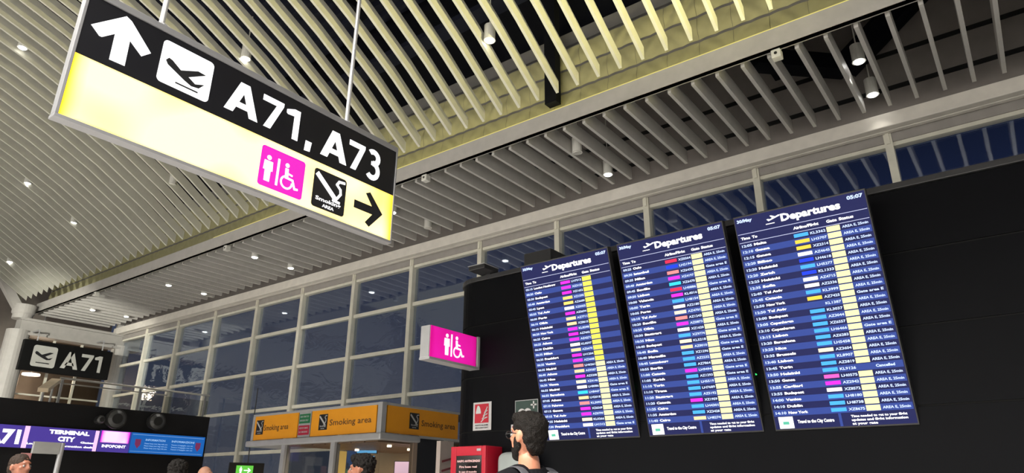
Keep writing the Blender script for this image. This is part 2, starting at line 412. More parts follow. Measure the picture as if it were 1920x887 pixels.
# ---- end portal: two round columns with a header, smoked glazing behind
MB_ = MB().box(6.25, 9.35, 20.85, 21.25, 3.84 + CZ, 4.27 + CZ).box(6.2, 9.4, 20.78, 20.85, 3.84 + CZ, 3.90 + CZ).box(6.2, 9.4, 20.78, 20.85, 4.21 + CZ, 4.27 + CZ)
portal = struct(MB_.build('trim_5', M_beam))
for x, r in ((6.28, .27), (8.90, .24)):
    col = MB().tube([(x, 21.0, 0), (x, 21.0, 3.95 + CZ)], r, 24)
    col.build('round_column', M_beam, portal, smooth=False)
    MB().tube([(x, 21.0, 4.25 + CZ), (x, 21.0, 4.36 + CZ), (x, 21, 4.40 + CZ), (x, 21, 4.62 + CZ)], [r * .85, r * .85, r * .98, r * .98], 24).build('column_head', M_beam, portal)
MB().bar((6.3, 21.0, 4.3 + CZ), (5.2, 21.0, 5.75 + CZ), .2, .2, (0, 1, 0)).build('diagonal_strut', M_beam, portal)
wf = struct(MB().box(-13, 9.6, 23.6, 23.8, 0, 10.5).build('wall_far', mat('taupe_far_wall', (.20, .175, .15), .7, var=.4, vscale=.9)))
MB().box(6.55, 8.6, 21.1, 21.13, 0, 3.84 + CZ).build('glazing', M_smoked, wf)
for x in (7.2, 7.9):
    MB().box(x - .03, x + .03, 21.06, 21.12, 0, 3.84 + CZ).build('glazing_bar', M_frame, wf)
MB().box(6.5, 8.6, 21.04, 21.12, 2.34 + CZ, 2.38 + CZ).build('glazing_bar', M_frame, wf)
o = root('far_ceiling_light', (7.3, 22.5, 3.05 + CZ)); tag(o, 'small bright ceiling light seen through the smoked glass under the far A71 sign', 'lamp')
MB().tube([(0, 0, 0), (0, 0, .05)], .22, 20).build('lens', M_glow, o); MB().tube([(0, 0, .05), (0, 0, 6)], .015, 6).build('stem', M_alu, o)
l = bpy.data.lights.new('far_ceiling_lamp', 'POINT'); l.energy = 110; l.shadow_soft_size = .2; l.color = (1, .9, .78); link(bpy.data.objects.new('far_ceiling_lamp', l)).location = (7.3, 22.4, 2.9 + CZ)
for z, h_ in ((3.2, 1.4), (5.2, 1.5), (7.2, 1.5)):
    MB().box(-4, 5.6, 23.5, 23.6, z + CZ - 1, z + CZ - 1 + h_).build('wall_board', mat('pale_board', (.34, .33, .32), .6), wf)

# ================================================================ THINGS
# ---------- the hanging sign
def plane_icon(mb, ox, oz, k, y, t=.0015):
    P = [(.000, .480), (.012, .497), (.030, .492), (.075, .462), (.155, .500), (.195, .497), (.115, .446), (.152, .426), (.196, .444), (.172, .413), (.135, .407), (.100, .420), (.012, .462)]
    flat(mb, [(ox + a * k, oz + (b - .45) * k) for a, b in P], y, t)
def person_icon(mb, x, z, h, y):          # standing figure, h high, feet at z
    flat(mb, circle(x, z + h * .91, h * .09), y)
    flat(mb, [(x - .17 * h, z + .78 * h), (x + .17 * h, z + .78 * h), (x + .19 * h, z + .42 * h), (x + .12 * h, z + .42 * h), (x + .11 * h, z), (x - .11 * h, z), (x - .12 * h, z + .42 * h), (x - .19 * h, z + .42 * h)], y)
def wheel_icon(mb, x, z, h, y):           # seated figure in a wheelchair facing right
    flat(mb, circle(x - .02 * h, z + h * .9, h * .085), y)
    stroke(mb, [(x - .02 * h, z + .74 * h), (x, z + .42 * h)], .14 * h, y)
    stroke(mb, [(x, z + .60 * h), (x + .22 * h, z + .57 * h)], .07 * h, y)
    stroke(mb, [(x, z + .42 * h), (x + .26 * h, z + .40 * h), (x + .38 * h, z + .10 * h), (x + .50 * h, z + .12 * h)], .085 * h, y)
    arc_band(mb, x + .02 * h, z + .24 * h, .23 * h, .075 * h, .55 * PI, 2.05 * PI, y)
def wc_icon(mb, x, z, h, y, gap=.36):
    person_icon(mb, x, z, h, y)
    flat(mb, [(x + gap * h - .045 * h, z - .02 * h), (x + gap * h + .045 * h, z - .02 * h), (x + gap * h + .045 * h, z + 1.02 * h), (x + gap * h - .045 * h, z + 1.02 * h)], y)
    wheel_icon(mb, x + gap * h + .38 * h, z, h, y)
def smoke_icon(mb, x, z, w, h, y, txt=True):   # burning cigarette over two lines of lettering
    stroke(mb, [(x + .10 * w, z + .86 * h), (x + .70 * w, z + .37 * h)], .13 * w, y)
    stroke(mb, [(x + .93 * w, z + .90 * h), (x + .76 * w, z + .88 * h), (x + .70 * w, z + .78 * h), (x + .82 * w, z + .68 * h), (x + .84 * w, z + .56 * h), (x + .76 * w, z + .44 * h)], .07 * w, y)
    stroke(mb, [(x + .62 * w, z + .33 * h), (x + .82 * w, z + .31 * h)], .07 * w, y)
    if txt:
        put_text(mb, 'Smoking', x + .10 * w, z + .19 * h, .10 * h, y, w=.78 * w, bold=.03)
        put_text(mb, 'AREA', x + .32 * w, z + .05 * h, .085 * h, y, w=.36 * w, bold=.03)

def lit_sign_mat(name, inner, edge, strength, W, H, x0, z0):
    """backlit acrylic: brighter over the tubes, deeper colour along its rim"""
    m = bpy.data.materials.new(name); m.use_nodes = True; nt = m.node_tree; b = nt.nodes['Principled BSDF']; L = nt.links.new
    t = nt.nodes.new('ShaderNodeTexCoord'); s = nt.nodes.new('ShaderNodeSeparateXYZ'); L(t.outputs['Object'], s.inputs[0])
    def mth(op, a, c, clamp=False):
        n = nt.nodes.new('ShaderNodeMath'); n.operation = op; n.use_clamp = clamp
        for i, q in enumerate((a, c)):
            if isinstance(q, (int, float)): n.inputs[i].default_value = q
            else: L(q, n.inputs[i])
        return n.outputs[0]
    dx = mth('MINIMUM', mth('SUBTRACT', s.outputs['X'], x0), mth('SUBTRACT', x0 + W, s.outputs['X']))
    dz = mth('MINIMUM', mth('SUBTRACT', s.outputs['Z'], z0), mth('SUBTRACT', z0 + H, s.outputs['Z']))
    e = mth('MINIMUM', mth('MULTIPLY', dx, 14.0, True), mth('ADD', mth('MULTIPLY', dz, 38.0, True), .45, True))
    n = nt.nodes.new('ShaderNodeTexNoise'); n.inputs['Scale'].default_value = 3.2; n.inputs['Detail'].default_value = 0; L(t.outputs['Object'], n.inputs['Vector'])
    f = mth('MULTIPLY', e, mth('ADD', mth('MULTIPLY', n.outputs['Fac'], 2.2), -.25, True), True)
    r = nt.nodes.new('ShaderNodeValToRGB'); L(f, r.inputs[0])
    r.color_ramp.elements[0].color = (*edge, 1); r.color_ramp.elements[0].position = 0.05
    r.color_ramp.elements[1].color = (*inner, 1); r.color_ramp.elements[1].position = .95
    mid = r.color_ramp.elements.new(.5); mid.color = tuple(edge[i] * .35 + inner[i] * .65 for i in range(3)) + (1,)
    L(r.outputs[0], b.inputs['Emission Color']); b.inputs['Emission Strength'].default_value = strength
    b.inputs['Base Color'].default_value = (*edge, 1); b.inputs['Roughness'].default_value = .3
    return m

SX, SZ = .8033, .489 * 2.9 + CZ
sign = root('hanging_sign', (SX, 2.9, SZ)); SW, SH, SM = 1.812, .595, .297
tag(sign, 'long black and yellow lit sign hanging overhead, pointing to A71 and A73', 'sign')
fr_ = MB()
fr_.box(-.014, SW + .010, -.008, .048, -.016, 0).box(-.014, SW + .010, -.008, .048, SH, SH + .032)
fr_.box(-.014, 0, -.008, .036, 0, SH).box(SW, SW + .010, -.008, .048, 0, SH)
fr_.box(-.01, SW, .046, .05, 0, SH)
fr_.build('frame', mat('grey_sign_frame', (.26, .26, .27), .45, metal=.3), sign, bevel=.004)
MB().box(0, SW, 0, .045, SM, SH).build('black_panel', mat('black_acrylic', (.007, .007, .010), .35), sign)
MB().box(0, SW, -.001, .045, 0, SM - .002).build('yellow_panel', lit_sign_mat('backlit_yellow', (1, 1, .72), (1, .66, .02), 1.22, SW, SM, 0, 0), sign)
w_ = MB()
flat(w_, [(.030, .452), (.155, .574), (.180, .562), (.287, .453), (.251, .416), (.191, .464), (.194, .333), (.129, .331), (.127, .462), (.081, .418), (.070, .418)], -.001)
w_.build('arrow', M_white_e, sign)
w_ = MB(); flat(w_, rrect(.331, .583, .338, .561, .022), -.001); sq = w_.build('departure_tile', M_white_e, sign)
b_ = MB(); plane_icon(b_, .355, .427, 1.0, -.004); stroke(b_, [(.418, .366), (.524, .366)], .007, -.004); b_.build('plane_symbol', M_black, sq)
w_ = MB()
def glyph_A(mb, x0, x1, z0, z1, y):
    w = x1 - x0; c = (x0 + x1) / 2; t = w * .26
    flat(mb, [(x0, z0), (x0 + t, z0), (c + .03 * w, z1 - .26 * (z1 - z0)), (c + .14 * w, z1), (c - .14 * w, z1)], y)
    flat(mb, [(x1 - t, z0), (x1, z0), (c + .14 * w, z1), (c - .05 * w, z1), (c - .02 * w, z1 - .26 * (z1 - z0))], y)
    flat(mb, [(x0 + .24 * w, z0 + .19 * (z1 - z0)), (x1 - .24 * w, z0 + .19 * (z1 - z0)), (x1 - .31 * w, z0 + .37 * (z1 - z0)), (x0 + .31 * w, z0 + .37 * (z1 - z0))], y)
def glyph_7(mb, x0, x1, z0, z1, y):
    h = z1 - z0; w = x1 - x0
    flat(mb, [(x0, z1), (x1, z1), (x1, z1 - .12 * h), (x0 + .50 * w, z0), (x0 + .17 * w, z0), (x0 + .66 * w, z1 - .19 * h), (x0, z1 - .19 * h)], y)
def glyph_1(mb, x0, x1, z0, z1, y):
    h = z1 - z0; w = x1 - x0
    flat(mb, [(x0, z1 - .22 * h), (x0, z1 - .11 * h), (x0 + .56 * w, z1), (x1, z1), (x1, z0), (x1 - .42 * w, z0), (x1 - .42 * w, z1 - .24 * h), (x0 + .1 * w, z1 - .26 * h)], y)
def glyph_3(mb, x0, x1, z0, z1, y):
    h = z1 - z0; w = x1 - x0; r = h * .30; t = h * .19; cx = x0 + w * .42
    arc_band(mb, cx, z0 + .275 * h, r * .9, t, -.78 * PI, .5 * PI, y, kx=w * .50 / (r * .9 + t / 2) * 1.05)
    arc_band(mb, cx, z0 + .745 * h, r * .72, t, -.5 * PI, .75 * PI, y, kx=w * .48 / (r * .72 + t / 2) * 1.05)
    flat(mb, [(cx - .12 * w, z0 + .455 * h), (cx + .1 * w, z0 + .455 * h), (cx + .1 * w, z0 + .60 * h), (cx - .12 * w, z0 + .60 * h)], y)
for g, x0, x1 in ((glyph_A, .665, .853), (glyph_7, .866, .992), (glyph_1, 1.012, 1.098)): g(w_, x0, x1, .358, .537, -.001)
flat(w_, [(1.146, .326), (1.183, .330), (1.190, .388), (1.150, .388)], -.001)
for g, x0, x1 in ((glyph_A, 1.252, 1.437), (glyph_7, 1.446, 1.566), (glyph_3, 1.586, 1.696)): g(w_, x0, x1, .348, .525, -.001)
w_.build('lettering', M_white_e, sign)
p_ = MB(); flat(p_, rrect(.901, 1.168, .033, .256, .016), -.002)
pk = p_.build('toilet_tile', mat('backlit_magenta', srgb(228, 42, 190), emit=1.0), sign)
w_ = MB(); wc_icon(w_, .948, .064, .145, -.005, gap=.40); w_.build('toilet_symbol', M_white_e, pk)
p_ = MB(); flat(p_, rrect(1.230, 1.453, .031, .257, .018), -.002); bk = p_.build('smoking_tile', M_black, sign)
w_ = MB(); smoke_icon(w_, 1.230, .033, .222, .222, -.005); w_.build('smoking_symbol', M_white_e, bk)
b_ = MB(); flat(b_, [(1.518, .166), (1.652, .166), (1.598, .234), (1.630, .250), (1.736, .142), (1.640, .034), (1.608, .054), (1.658, .117), (1.518, .117)], -.003)
b_.build('arrow', M_black, sign)
for x, nm in ((.315, 'rod'), (1.432, 'rod')):
    MB().tube([(x, .03, SH + .03), (x, .03, 6.2)], .0125, 10).build('hanging_rod', M_alu, sign)
    MB().tube([(x, .03, SH + .028), (x, .03, SH + .045)], .03, 12).build('rod_flange', M_alu, sign)

# ---------- second, far A71 sign
s2 = root('gate_sign', (6.26, 20.3, 2.87 + CZ)); tag(s2, 'dark unlit A71 gate sign hung between the two round columns at the far end', 'sign')
s2w, s2h = 2.17, .77
MB().box(0, s2w, 0, .14, 0, s2h).build('panel', mat('faded_black_panel', (.004, .004, .004), .6, spec=.15), s2, bevel=.01)
M_dullwhite = mat('dull_white_print', (.46, .46, .43), .5)
w_ = MB(); flat(w_, rrect(.24, .80, .12, .66, .06), -.001, .004); q_ = w_.build('departure_tile', M_dullwhite, s2)
b_ = MB(); plane_icon(b_, .29, .40, 2.2, -.006, .004); stroke(b_, [(.36, .22), (.66, .22)], .022, -.006, .004); b_.build('plane_symbol', M_black, q_)
w_ = MB(); glyph_A(w_, .93, 1.36, .16, .60, -.001); glyph_7(w_, 1.40, 1.70, .16, .60, -.001); glyph_1(w_, 1.74, 1.93, .16, .60, -.001)
w_.build('lettering', M_dullwhite, s2)
for x in (.3, 1.9): MB().tube([(x, .07, s2h), (x, .07, s2h + .28), (x, .5, s2h + .29)], .02, 8).build('hanging_rod', M_alu, s2)

# ---------- toilet flag sign
s3 = root('toilet_sign', (4.31, 4.17, CZ)); tag(s3, 'lit magenta toilet sign projecting from the rounded corner of the dark wall', 'sign')
MB().box(-.0, .66, 0, .11, 1.125, 1.41).build('housing', M_alu, s3, bevel=.006)
MB().box(-.0, .70, -.01, .115, 1.105, 1.128).build('bottom_rail', M_alu, s3, bevel=.004)
MB().box(.655, .70, -.012, .12, 1.115, 1.42).build('wall_bracket', M_alu, s3, bevel=.012)
MB().box(.012, .64, -.005, .0, 1.128, 1.408).build('lit_face', lit_sign_mat('backlit_magenta_face', srgb(226, 32, 168), srgb(196, 14, 128), .9, .63, .28, .012, 1.128), s3)
w_ = MB(); wc_icon(w_, .225, 1.172, .195, -.007, gap=.32); w_.build('toilet_symbol', M_white_e, s3)

# ---------- departure boards
SCR_T = math.atan2(.38, 1.435)
M_nav = mat('screen_navy', srgb(22, 28, 82), emit=1.0)
M_band = mat('screen_blue_band', srgb(48, 70, 148), emit=1.0)
M_line = mat('screen_white_rule', srgb(190, 195, 230), emit=1.0)
M_txt = mat('screen_white_text', (1, 1, 1), emit=1.35)
M_txb = mat('screen_pale_blue_text', srgb(196, 214, 250), emit=1.25)
M_gy = mat('screen_strong_yellow', srgb(240, 230, 90), emit=1.1)
M_gp = mat('screen_pale_yellow', srgb(255, 248, 178), emit=1.1)
BC = {'M': srgb(232, 40, 222), 'G': srgb(248, 214, 110), 'W': srgb(255, 250, 248), 'T': srgb(252, 214, 160), 'S': srgb(250, 140, 140), 'C': srgb(50, 205, 240),
      'B': srgb(70, 170, 250), 'D': srgb(20, 60, 225), 'R': srgb(226, 40, 80), 'E': srgb(255, 238, 200), 'Y': srgb(248, 205, 70), 'P': srgb(250, 90, 190)}
cities = 'Palermo,Catania,Bari,Madrid,Paris,Lisbon,Brussels,Vienna,Munich,Prague,Warsaw,Tunis,Barcelona,Geneva,Dublin,Olbia,Turin,Genoa,Frankfurt,Amsterdam,Marseille,Nice,Berlin,Luxembourg,Zurich,Malta,Athens,Cagliari,Helsinki,Tirana,Budapest,Bologna,Valencia,Stuttgart,Copenhagen,London Heathrow,Milan,Oslo,Sofia,Istanbul,New York,Tel Aviv,Cairo,Venice,Lyon,Bilbao,Porto,Seville'.split(',')
rows_def = {
    's1': 'MMMGGWMTTMMMWTMMSTMEWCTSMMEW', 's2': 'RDSMCRMBWESMWBETBBBMBBBBMBBT', 's3': 'BYYWDBDWWBY-BBBBBBEBBBPMWBBB'}
rnd = random.Random(11)
ME_band = MB().box(.004, .856, -.0158, -.0148, -.02175, .02175).mesh('row_band', M_band)
ME_gy = MB().box(.590, .673, -.0165, -.0155, -.0175, .0175).mesh('gate_field', M_gy)
ME_gp = MB().box(.590, .673, -.0165, -.0155, -.0175, .0175).mesh('gate_field', M_gp)
_bd = {}
def badge_me(ch):
    if ch not in _bd: _bd[ch] = MB().box(.378, .472, -.0165, -.0155, -.0115, .0125).mesh('airline_badge', mat('badge_' + ch, BC[ch], emit=1.15))
    return _bd[ch]
def board(key, yl, label, mins):
    o = root('departure_board', (5.0, yl, .435 + CZ), -PI / 2); tag(o, label, 'screen', 'departure boards on the dark wall')
    o.rotation_euler = (SCR_T, 0, -PI / 2)
    W, H = .86, 1.49
    MB().box(-.008, W + .008, -.012, .05, -.012, H + .012).build('casing', M_dk, o, bevel=.004)
    MB().box(.1, W - .1, .05, .16, .5, 1.0).build('wall_mount', M_dk, o)
    dis = MB().box(0, W, -.014, -.012, 0, H).build('display', M_nav, o)
    for q in ((.006, W - .004, 1.3665, 1.3705), (.006, W - .004, 1.305, 1.309)): MB().box(q[0], q[1], -.0165, -.0155, q[2], q[3]).build('ruled_line', M_line, dis)
    MB().box(.415, .432, -.0165, -.0155, .002, .085).build('divider', M_band, dis)
    pitch_, z1 = .0435, 1.283
    bands = MB(); T1 = MB(); T2 = MB(); gy = MB(); gp = MB(); bad = {}
    hr, mi = mins
    for k, ch in enumerate(rows_def[key]):
        zc = z1 - pitch_ * k
        if k % 2: inst(ME_band, 'row_band', dis, (0, 0, zc))
        put_text(T2, '%02d:%02d' % (hr, mi), .018, zc - .0085, .0175, -.0175, w=.072, bold=.035)
        mi += rnd.choice((0, 5, 5, 5, 10)); hr, mi = hr + mi // 60, mi % 60
        c = rnd.choice(cities)
        put_text(T1, c, .104, zc - .008, .017, -.0175, w=.0135 * len(c) + .02, bold=.04)
        if ch != '-':
            inst(badge_me(ch), 'airline_badge', dis, (0, 0, zc))
        put_text(T2, rnd.choice(('AZ', 'XZ', 'KL', 'LH')) + '%04d' % rnd.randint(110, 9800), .485, zc - .0085, .017, -.0175, w=.098, bold=.03)
        no_gate = key == 's3' and k == 21
        if not no_gate:
            inst(ME_gy if key == 's1' and k < 16 else ME_gp, 'gate_field', dis, (0, 0, zc))
        if no_gate: put_text(T2, 'Cancelled', .70, zc - .008, .017, -.0175, w=.11, bold=.04)
        elif not (key == 's1' and k < 16):
            st = 'Gate area E' if rnd.random() < .2 else 'AREA E, 25min'
            put_text(T2, st, .686, zc - .0085, .0165, -.0175, w=.158, bold=.032)
    # heading
    put_text(T1, 'Departures', .318, 1.405, .050, -.0175, w=.385, bold=.045)
    plane_icon_takeoff(T1, .222, 1.424, -.0175)
    T1.box(.212, .272, -.0175, -.0165, 1.401, 1.4065)
    put_text(T2, '30/May', .016, 1.452, .022, -.0175, w=.108, bold=.045)
    put_text(T2, '05:07', W - .11, 1.450, .024, -.0175, w=.098, bold=.045)
    for s_, x_, w2 in (('Time', .022, .065), ('To', .100, .038), ('Airline/Flight', .384, .165), ('Gate', .598, .066), ('Status', .676, .09)):
        put_text(T1, s_, x_, 1.328, .019, -.0175, w=w2, bold=.04)
    put_text(T1, 'Travel to the City Centre', .152, .036, .021, -.0175, w=.232, bold=.04)
    for i, s_ in enumerate(('Time needed to get to your flight', 'updates and flight information', 'at your gate')):
        put_text(T1, s_, .490, .056 - .0235 * i, .015, -.0175, w=(.325, .325, .15)[i], bold=.035)
    # pale square in the lower corner
    T1.box(.028, .124, -.0168, -.0160, .004, .082)
    for o_, n_x, m_x in ((T1, 'white_text', M_txt), (T2, 'blue_text', M_txb)): o_.build(n_x, m_x, dis, fix=False)['kind'] = 'stuff'
    MB().box(.055, .095, -.0178, -.0170, .030, .050).build('green_mark', mat('screen_green', srgb(90, 190, 160), emit=1), dis)
    return o
def plane_icon_takeoff(mb, x, z, y):
    P = [(0, .012), (.010, .015), (.024, .010), (.040, .016), (.026, .034), (.036, .035), (.062, .022), (.084, .030), (.094, .028), (.090, .021), (.012, -.002)]
    flat(mb, [(x + a, z + b) for a, b in P], y + .001)
board('s1', 3.385, 'departure board nearest the rounded wall corner, lower half of its status column filled', (5, 15))
board('s2', 2.430, 'middle one of the three departure boards, with a red badge in its first row', (9, 25))
board('s3', 1.475, 'rightmost departure board, largest in the photo, mostly light blue airline badges', (12, 5))
for y, lab in ((2.558, 'tiny green status light between left and middle departure boards'), (1.58, 'tiny green status light between middle and right departure boards')):
    tag(MB().box(4.95, 5.0, y - .013, y + .013, .815 + CZ, .823 + CZ).build('status_light', mat('green_led', srgb(60, 240, 120), emit=1.5)), lab, 'light')

# ---------- boxes on the wall top
o = tag(MB().box(5.0, 5.35, 3.33, 3.64, 2.032 + CZ, 2.16 + CZ).build('equipment_box', M_dk, bevel=.008), 'dark box standing on the wall top above the left departure board', 'box')
o = root('wall_spotlight', (4.98, 4.08, 2.03 + CZ)); tag(o, 'small dark floodlight clamped on the wall top near its rounded end', 'lamp')
MB().box(-.16, .06, -.10, .10, .012, .055).build('housing', M_dk, o, bevel=.006)
MB().box(-.165, .065, -.105, .105, .055, .060).build('lid', M_alu, o)
MB().box(.02, .10, -.03, .03, .002, .012).build('clamp', M_dk, o)

# ---------- wall signs (local x runs along the wall, front faces the hall)
def wall_sign(name, yl, zt, w, h, face_m, back_m, label):
    o = root(name, (4.997, yl, zt - h + CZ), -PI / 2); tag(o, label, 'sign')
    MB().box(0, w, -.006, -.002, 0, h).build('backing', back_m, o)
    return o
M_signw = mat('sign_white', (.50, .50, .50), .4); M_signr = mat('sign_red', srgb(176, 22, 44), .4); M_signg = mat('sign_green', (.022, .05, .04), .4)
o = wall_sign('fire_sign', 4.215, .80, .215, .253, None, M_signw, 'white edged red fire alarm sign with flames on the dark wall')
MB().box(.02, .185, -.008, -.006, .066, .236).build('red_field', M_signr, o)
w_ = MB(); flat(w_, [(.035, .15), (.095, .15), (.095, .165), (.085, .20), (.07, .222), (.055, .222), (.045, .20), (.035, .165)], -.009)
for i in range(4): stroke(w_, [(.10 + .012 * i, .075 + .025 * i), (.135 + .01 * i, .105 + .03 * i), (.17, .115 + .03 * i)], .009, -.009)
w_.build('alarm_symbol', M_signw, o)
b_ = MB(); put_text(b_, 'PUNTO ALLARME', .03, .040, .012, -.0085, w=.15, bold=.03); put_text(b_, 'FIRE ALARM POINT', .03, .018, .011, -.0085, w=.15, bold=.03); b_.build('lettering', M_black, o)
o = wall_sign('defibrillator_sign', 3.729, .785, .25, .34, None, M_alu, 'green sign with white heart on the dark wall, above the bearded man')
MB().box(.006, .244, -.008, -.006, .006, .334).build('green_field', M_signg, o)
w_ = MB(); flat(w_, circle(.075, .225, .042), -.009); flat(w_, circle(.140, .225, .042), -.009); flat(w_, [(.036, .212), (.108, .125), (.179, .212), (.108, .25)], -.009)
stroke(w_, [(.205, .265), (.205, .32)], .014, -.009); stroke(w_, [(.178, .293), (.232, .293)], .014, -.009)
put_text(w_, 'DAE', .05, .05, .05, -.0085, w=.14, bold=.03)
w_.build('heart_symbol', M_signw, o)
o = wall_sign('small_fire_sign', 3.773, .580, .13, .125, None, M_signw, 'small pink and white notice on the wall beside the face of the bearded man')
MB().box(.012, .118, -.008, -.006, .03, .113).build('red_field', mat('faded_red', (.45, .16, .18), .5), o)
MB().box(.03, .075, -.010, -.008, .045, .10).build('symbol', M_signw, o)

# ---------- red cabinet
o = root('fire_hose_cabinet', (4.76, 4.268, 0), -PI / 2); tag(o, 'red metal cabinet with a dark window fixed to the wall under the fire sign', 'cabinet')
M_red = mat('red_enamel', srgb(178, 20, 44), .35, bump=.03)
c_ = MB(); H1 = .395 + CZ; z0 = .95; w_c = .397
c_.box(0, w_c, .015, .237, z0, H1)
c_.box(0, .062, 0, .02, z0, H1).box(w_c - .045, w_c, 0, .02, z0, H1).box(.062, w_c - .045, 0, .02, .315 + CZ, H1).box(.062, w_c - .045, 0, .02, z0, z0 + .08)
c_.build('body', M_red, o, bevel=.006)
dr = MB().box(.062, w_c - .045, .006, .014, z0 + .08, .315 + CZ).build('window', mat('dark_cabinet_window', (.012, .010, .010), .15), o)
g_ = MB(); put_text(g_, 'NASPO ANTINCENDIO', .075, .262 + CZ, .018, .004, w=.26, bold=.04); put_text(g_, 'Fire hose reel', .10, .215 + CZ, .018, .004, w=.20, bold=.03); put_text(g_, 'In caso di incendio', .10, .175 + CZ, .016, .004, w=.20, bold=.02); put_text(g_, 'rompere il vetro', .10, .14 + CZ, .016, .004, w=.19, bold=.02)
g_.build('lettering', mat('pale_pink_print', (.8, .5, .5), .5), dr)
MB().box(.30, .345, -.002, 0, .352 + CZ, .372 + CZ).build('label_plate', M_alu, o)
MB().box(w_c - .10, w_c - .09, -.012, 0, .8 + .4, .8 + .5).build('handle', M_alu, o)
# ---------- pale rounded cabinet behind the man
o = root('defibrillator_cabinet', (4.80, 3.80, .98), -PI / 2); tag(o, 'pale grey rounded box on the wall below the green heart sign', 'cabinet')
p_ = MB().box(0, .36, 0, .20, 0, .36 + .44 - .02); b0 = p_.build('body', mat('pale_grey_plastic', (.30, .33, .32), .3), o, smooth=True)
bv = b0.modifiers.new('bevel', 'BEVEL'); bv.width = .07; bv.segments = 4
MB().box(.05, .31, -.006, .004, .10, .62).build('window', M_clear, o)

# ---------- smoking booth
bo = root('smoking_booth', (6.5, 7.1, 0)); tag(bo, 'glass smoking booth with orange fascia boards beyond the dark wall corner', 'booth')
ZB, ZT = .77 + CZ, 1.165 + CZ; LB = 2.92
M_or = mat('orange_fascia_board', srgb(222, 148, 22), .5, var=.03)
# left face runs along +y at x=0, right face runs along +x at y=0
MB().box(-.03, 2.4, -.03, LB + .03, ZT - .035, ZT).build('top_rail', M_alu, bo, bevel=.006)
MB().box(-.07, .70, -.07, LB + .10, ZB - .10, ZB - .01).build('gutter_rail', M_alu, bo, bevel=.02)
MB().box(.70, 2.4, -.03, .12, ZB - .035, ZB + .0).build('bottom_rail', M_alu, bo, bevel=.004)
MB().box(-.035, .05, -.035, .05, ZB - .01, ZT).build('corner_post', M_alu, bo, bevel=.004)
MB().box(-.03, .03, LB - .03, LB + .03, ZB - .01, ZT - .035).build('end_post', M_alu, bo)
def fascia(parent, loc, rz, w, h, tile_x, text_x, text_w):
    f = inst(MB().box(0, w, -.012, .012, 0, h).mesh('fascia_board', M_or), 'fascia_board', parent, loc, (0, 0, rz))
    b = MB(); flat(b, [(tile_x, .08), (tile_x + .19, .08), (tile_x + .19, .30), (tile_x, .30)], -.013, .002); t_ = b.build('smoking_tile', M_black, f)
    w2 = MB(); smoke_icon(w2, tile_x, .08, .19, .22, -.018, False); put_text(w2, 'Smoking', tile_x + .03, .125, .022, -.018, w=.13); put_text(w2, 'area', tile_x + .055, .095, .018, -.018, w=.08)
    b = MB(); put_text(b, 'Smoking area', text_x, .135, .085, -.014, w=text_w, bold=.012); b.build('lettering', mat('brown_print', (.10, .045, .012), .6), f)
    w2.build('smoking_symbol', M_signw, t_)
    return f
h_f = ZT - .035 - ZB
# along the left face seen from the hall local x runs towards -y
fascia(bo, (-.012, LB - .03, ZB), -PI / 2, 1.10, h_f, .05, .26, .62)
fascia(bo, (-.012, 1.47, ZB), -PI / 2, 1.39, h_f, .18, .42, .88)
fascia(bo, (.08, -.012, ZB), 0, 1.45, h_f, .42, .66, .72)
pn = MB().box(-.022, .012, 1.49, 1.77, ZB, ZT - .035).build('notice_backing', M_alu, bo)
for z0_, cc, nm, tx in ((.195, srgb(20, 105, 62), 'green_notice', ('AREA FUMATORI', 'SMOKERS ONLY')), (.03, srgb(160, 22, 52), 'red_notice', ('VIETATO FUMARE', 'NO SMOKING'))):
    q_ = inst(MB().box(0, .25, -.006, 0, 0, .135).mesh(nm, mat(nm, cc, .5)), nm, pn, (-.022, 1.755, ZB + z0_), (0, 0, -PI / 2))
g_ = MB()
o_ = inst(g_.box(0, .001, 0, .001, 0, .001).mesh('x', M_signw), 'notice_print', pn, (-.03, 1.755, ZB), (0, 0, -PI / 2))
g_ = MB()
for tx, z_ in (('AREA FUMATORI', .28), ('SMOKERS ONLY', .225), ('VIETATO FUMARE', .115), ('NO SMOKING', .06)): put_text(g_, tx, .02, z_, .026, 0, w=.20, bold=.01)
o_.data = g_.mesh('notice_print', M_signw, fix=False)
# posts and glass below
for y in (2.06, .92):
    MB().box(-.04, .06, y - .045, y + .045, 0, ZB - .10).build('post', M_alu, bo)
MB().box(0, .012, 0, .875, 0, ZB - .1).build('glass_panel', M_clear, bo)
MB().box(0, .012, .965, 2.015, 0, ZB - .1).build('glass_panel', M_clear, bo)
MB().box(.02, .70, 0, .012, 0, ZB - .1).build('glass_panel', M_clear, bo)
MB().box(.62, .70, -.01, .06, 0, ZB - .1).build('door_jamb', mat('bronze_post', (.30, .22, .17), .4), bo)
MB().box(.70, 1.24, .0, .08, 0, ZB - .035).build('dark_panel', mat('navy_black_board', (.012, .013, .018), .6), bo)
MB().box(1.24, 1.32, -.02, .06, 0, ZB - .035).build('pale_post', mat('pale_post_paint', (.5, .48, .42), .5), bo)
M_soff = mat('brown_soffit_board', (.32, .20, .13), .5)
for i in range(7):
    MB().box(.02, 2.2, .06 + i * .28, .06 + i * .28 + .25, ZB - .12, ZB - .10).build('soffit_board', M_soff, bo)
MB().box(2.2, 2.25, 0, LB, 0, ZB).build('back_wall', mat('beige_booth_wall', (.55, .42, .28), .6), bo)
MB().box(1.0, 1.3, 2.2, 2.24, 0, ZB - .12).build('warm_panel', mat('warm_lit_panel', srgb(236, 196, 110), emit=.75), bo)
for x, y in ((.7, 1.75), (.95, 1.55), (.55, .40), (1.3, .75)):
    MB().tube([(x, y, ZB - .15), (x, y, ZB - .122)], .032, 14).build('booth_downlight', mat('warm_lens', (1, .9, .72), emit=5), bo)
l = bpy.data.lights.new('booth_lamp', 'AREA'); l.size = 1.4; l.energy = 26; l.color = (1, .82, .6)
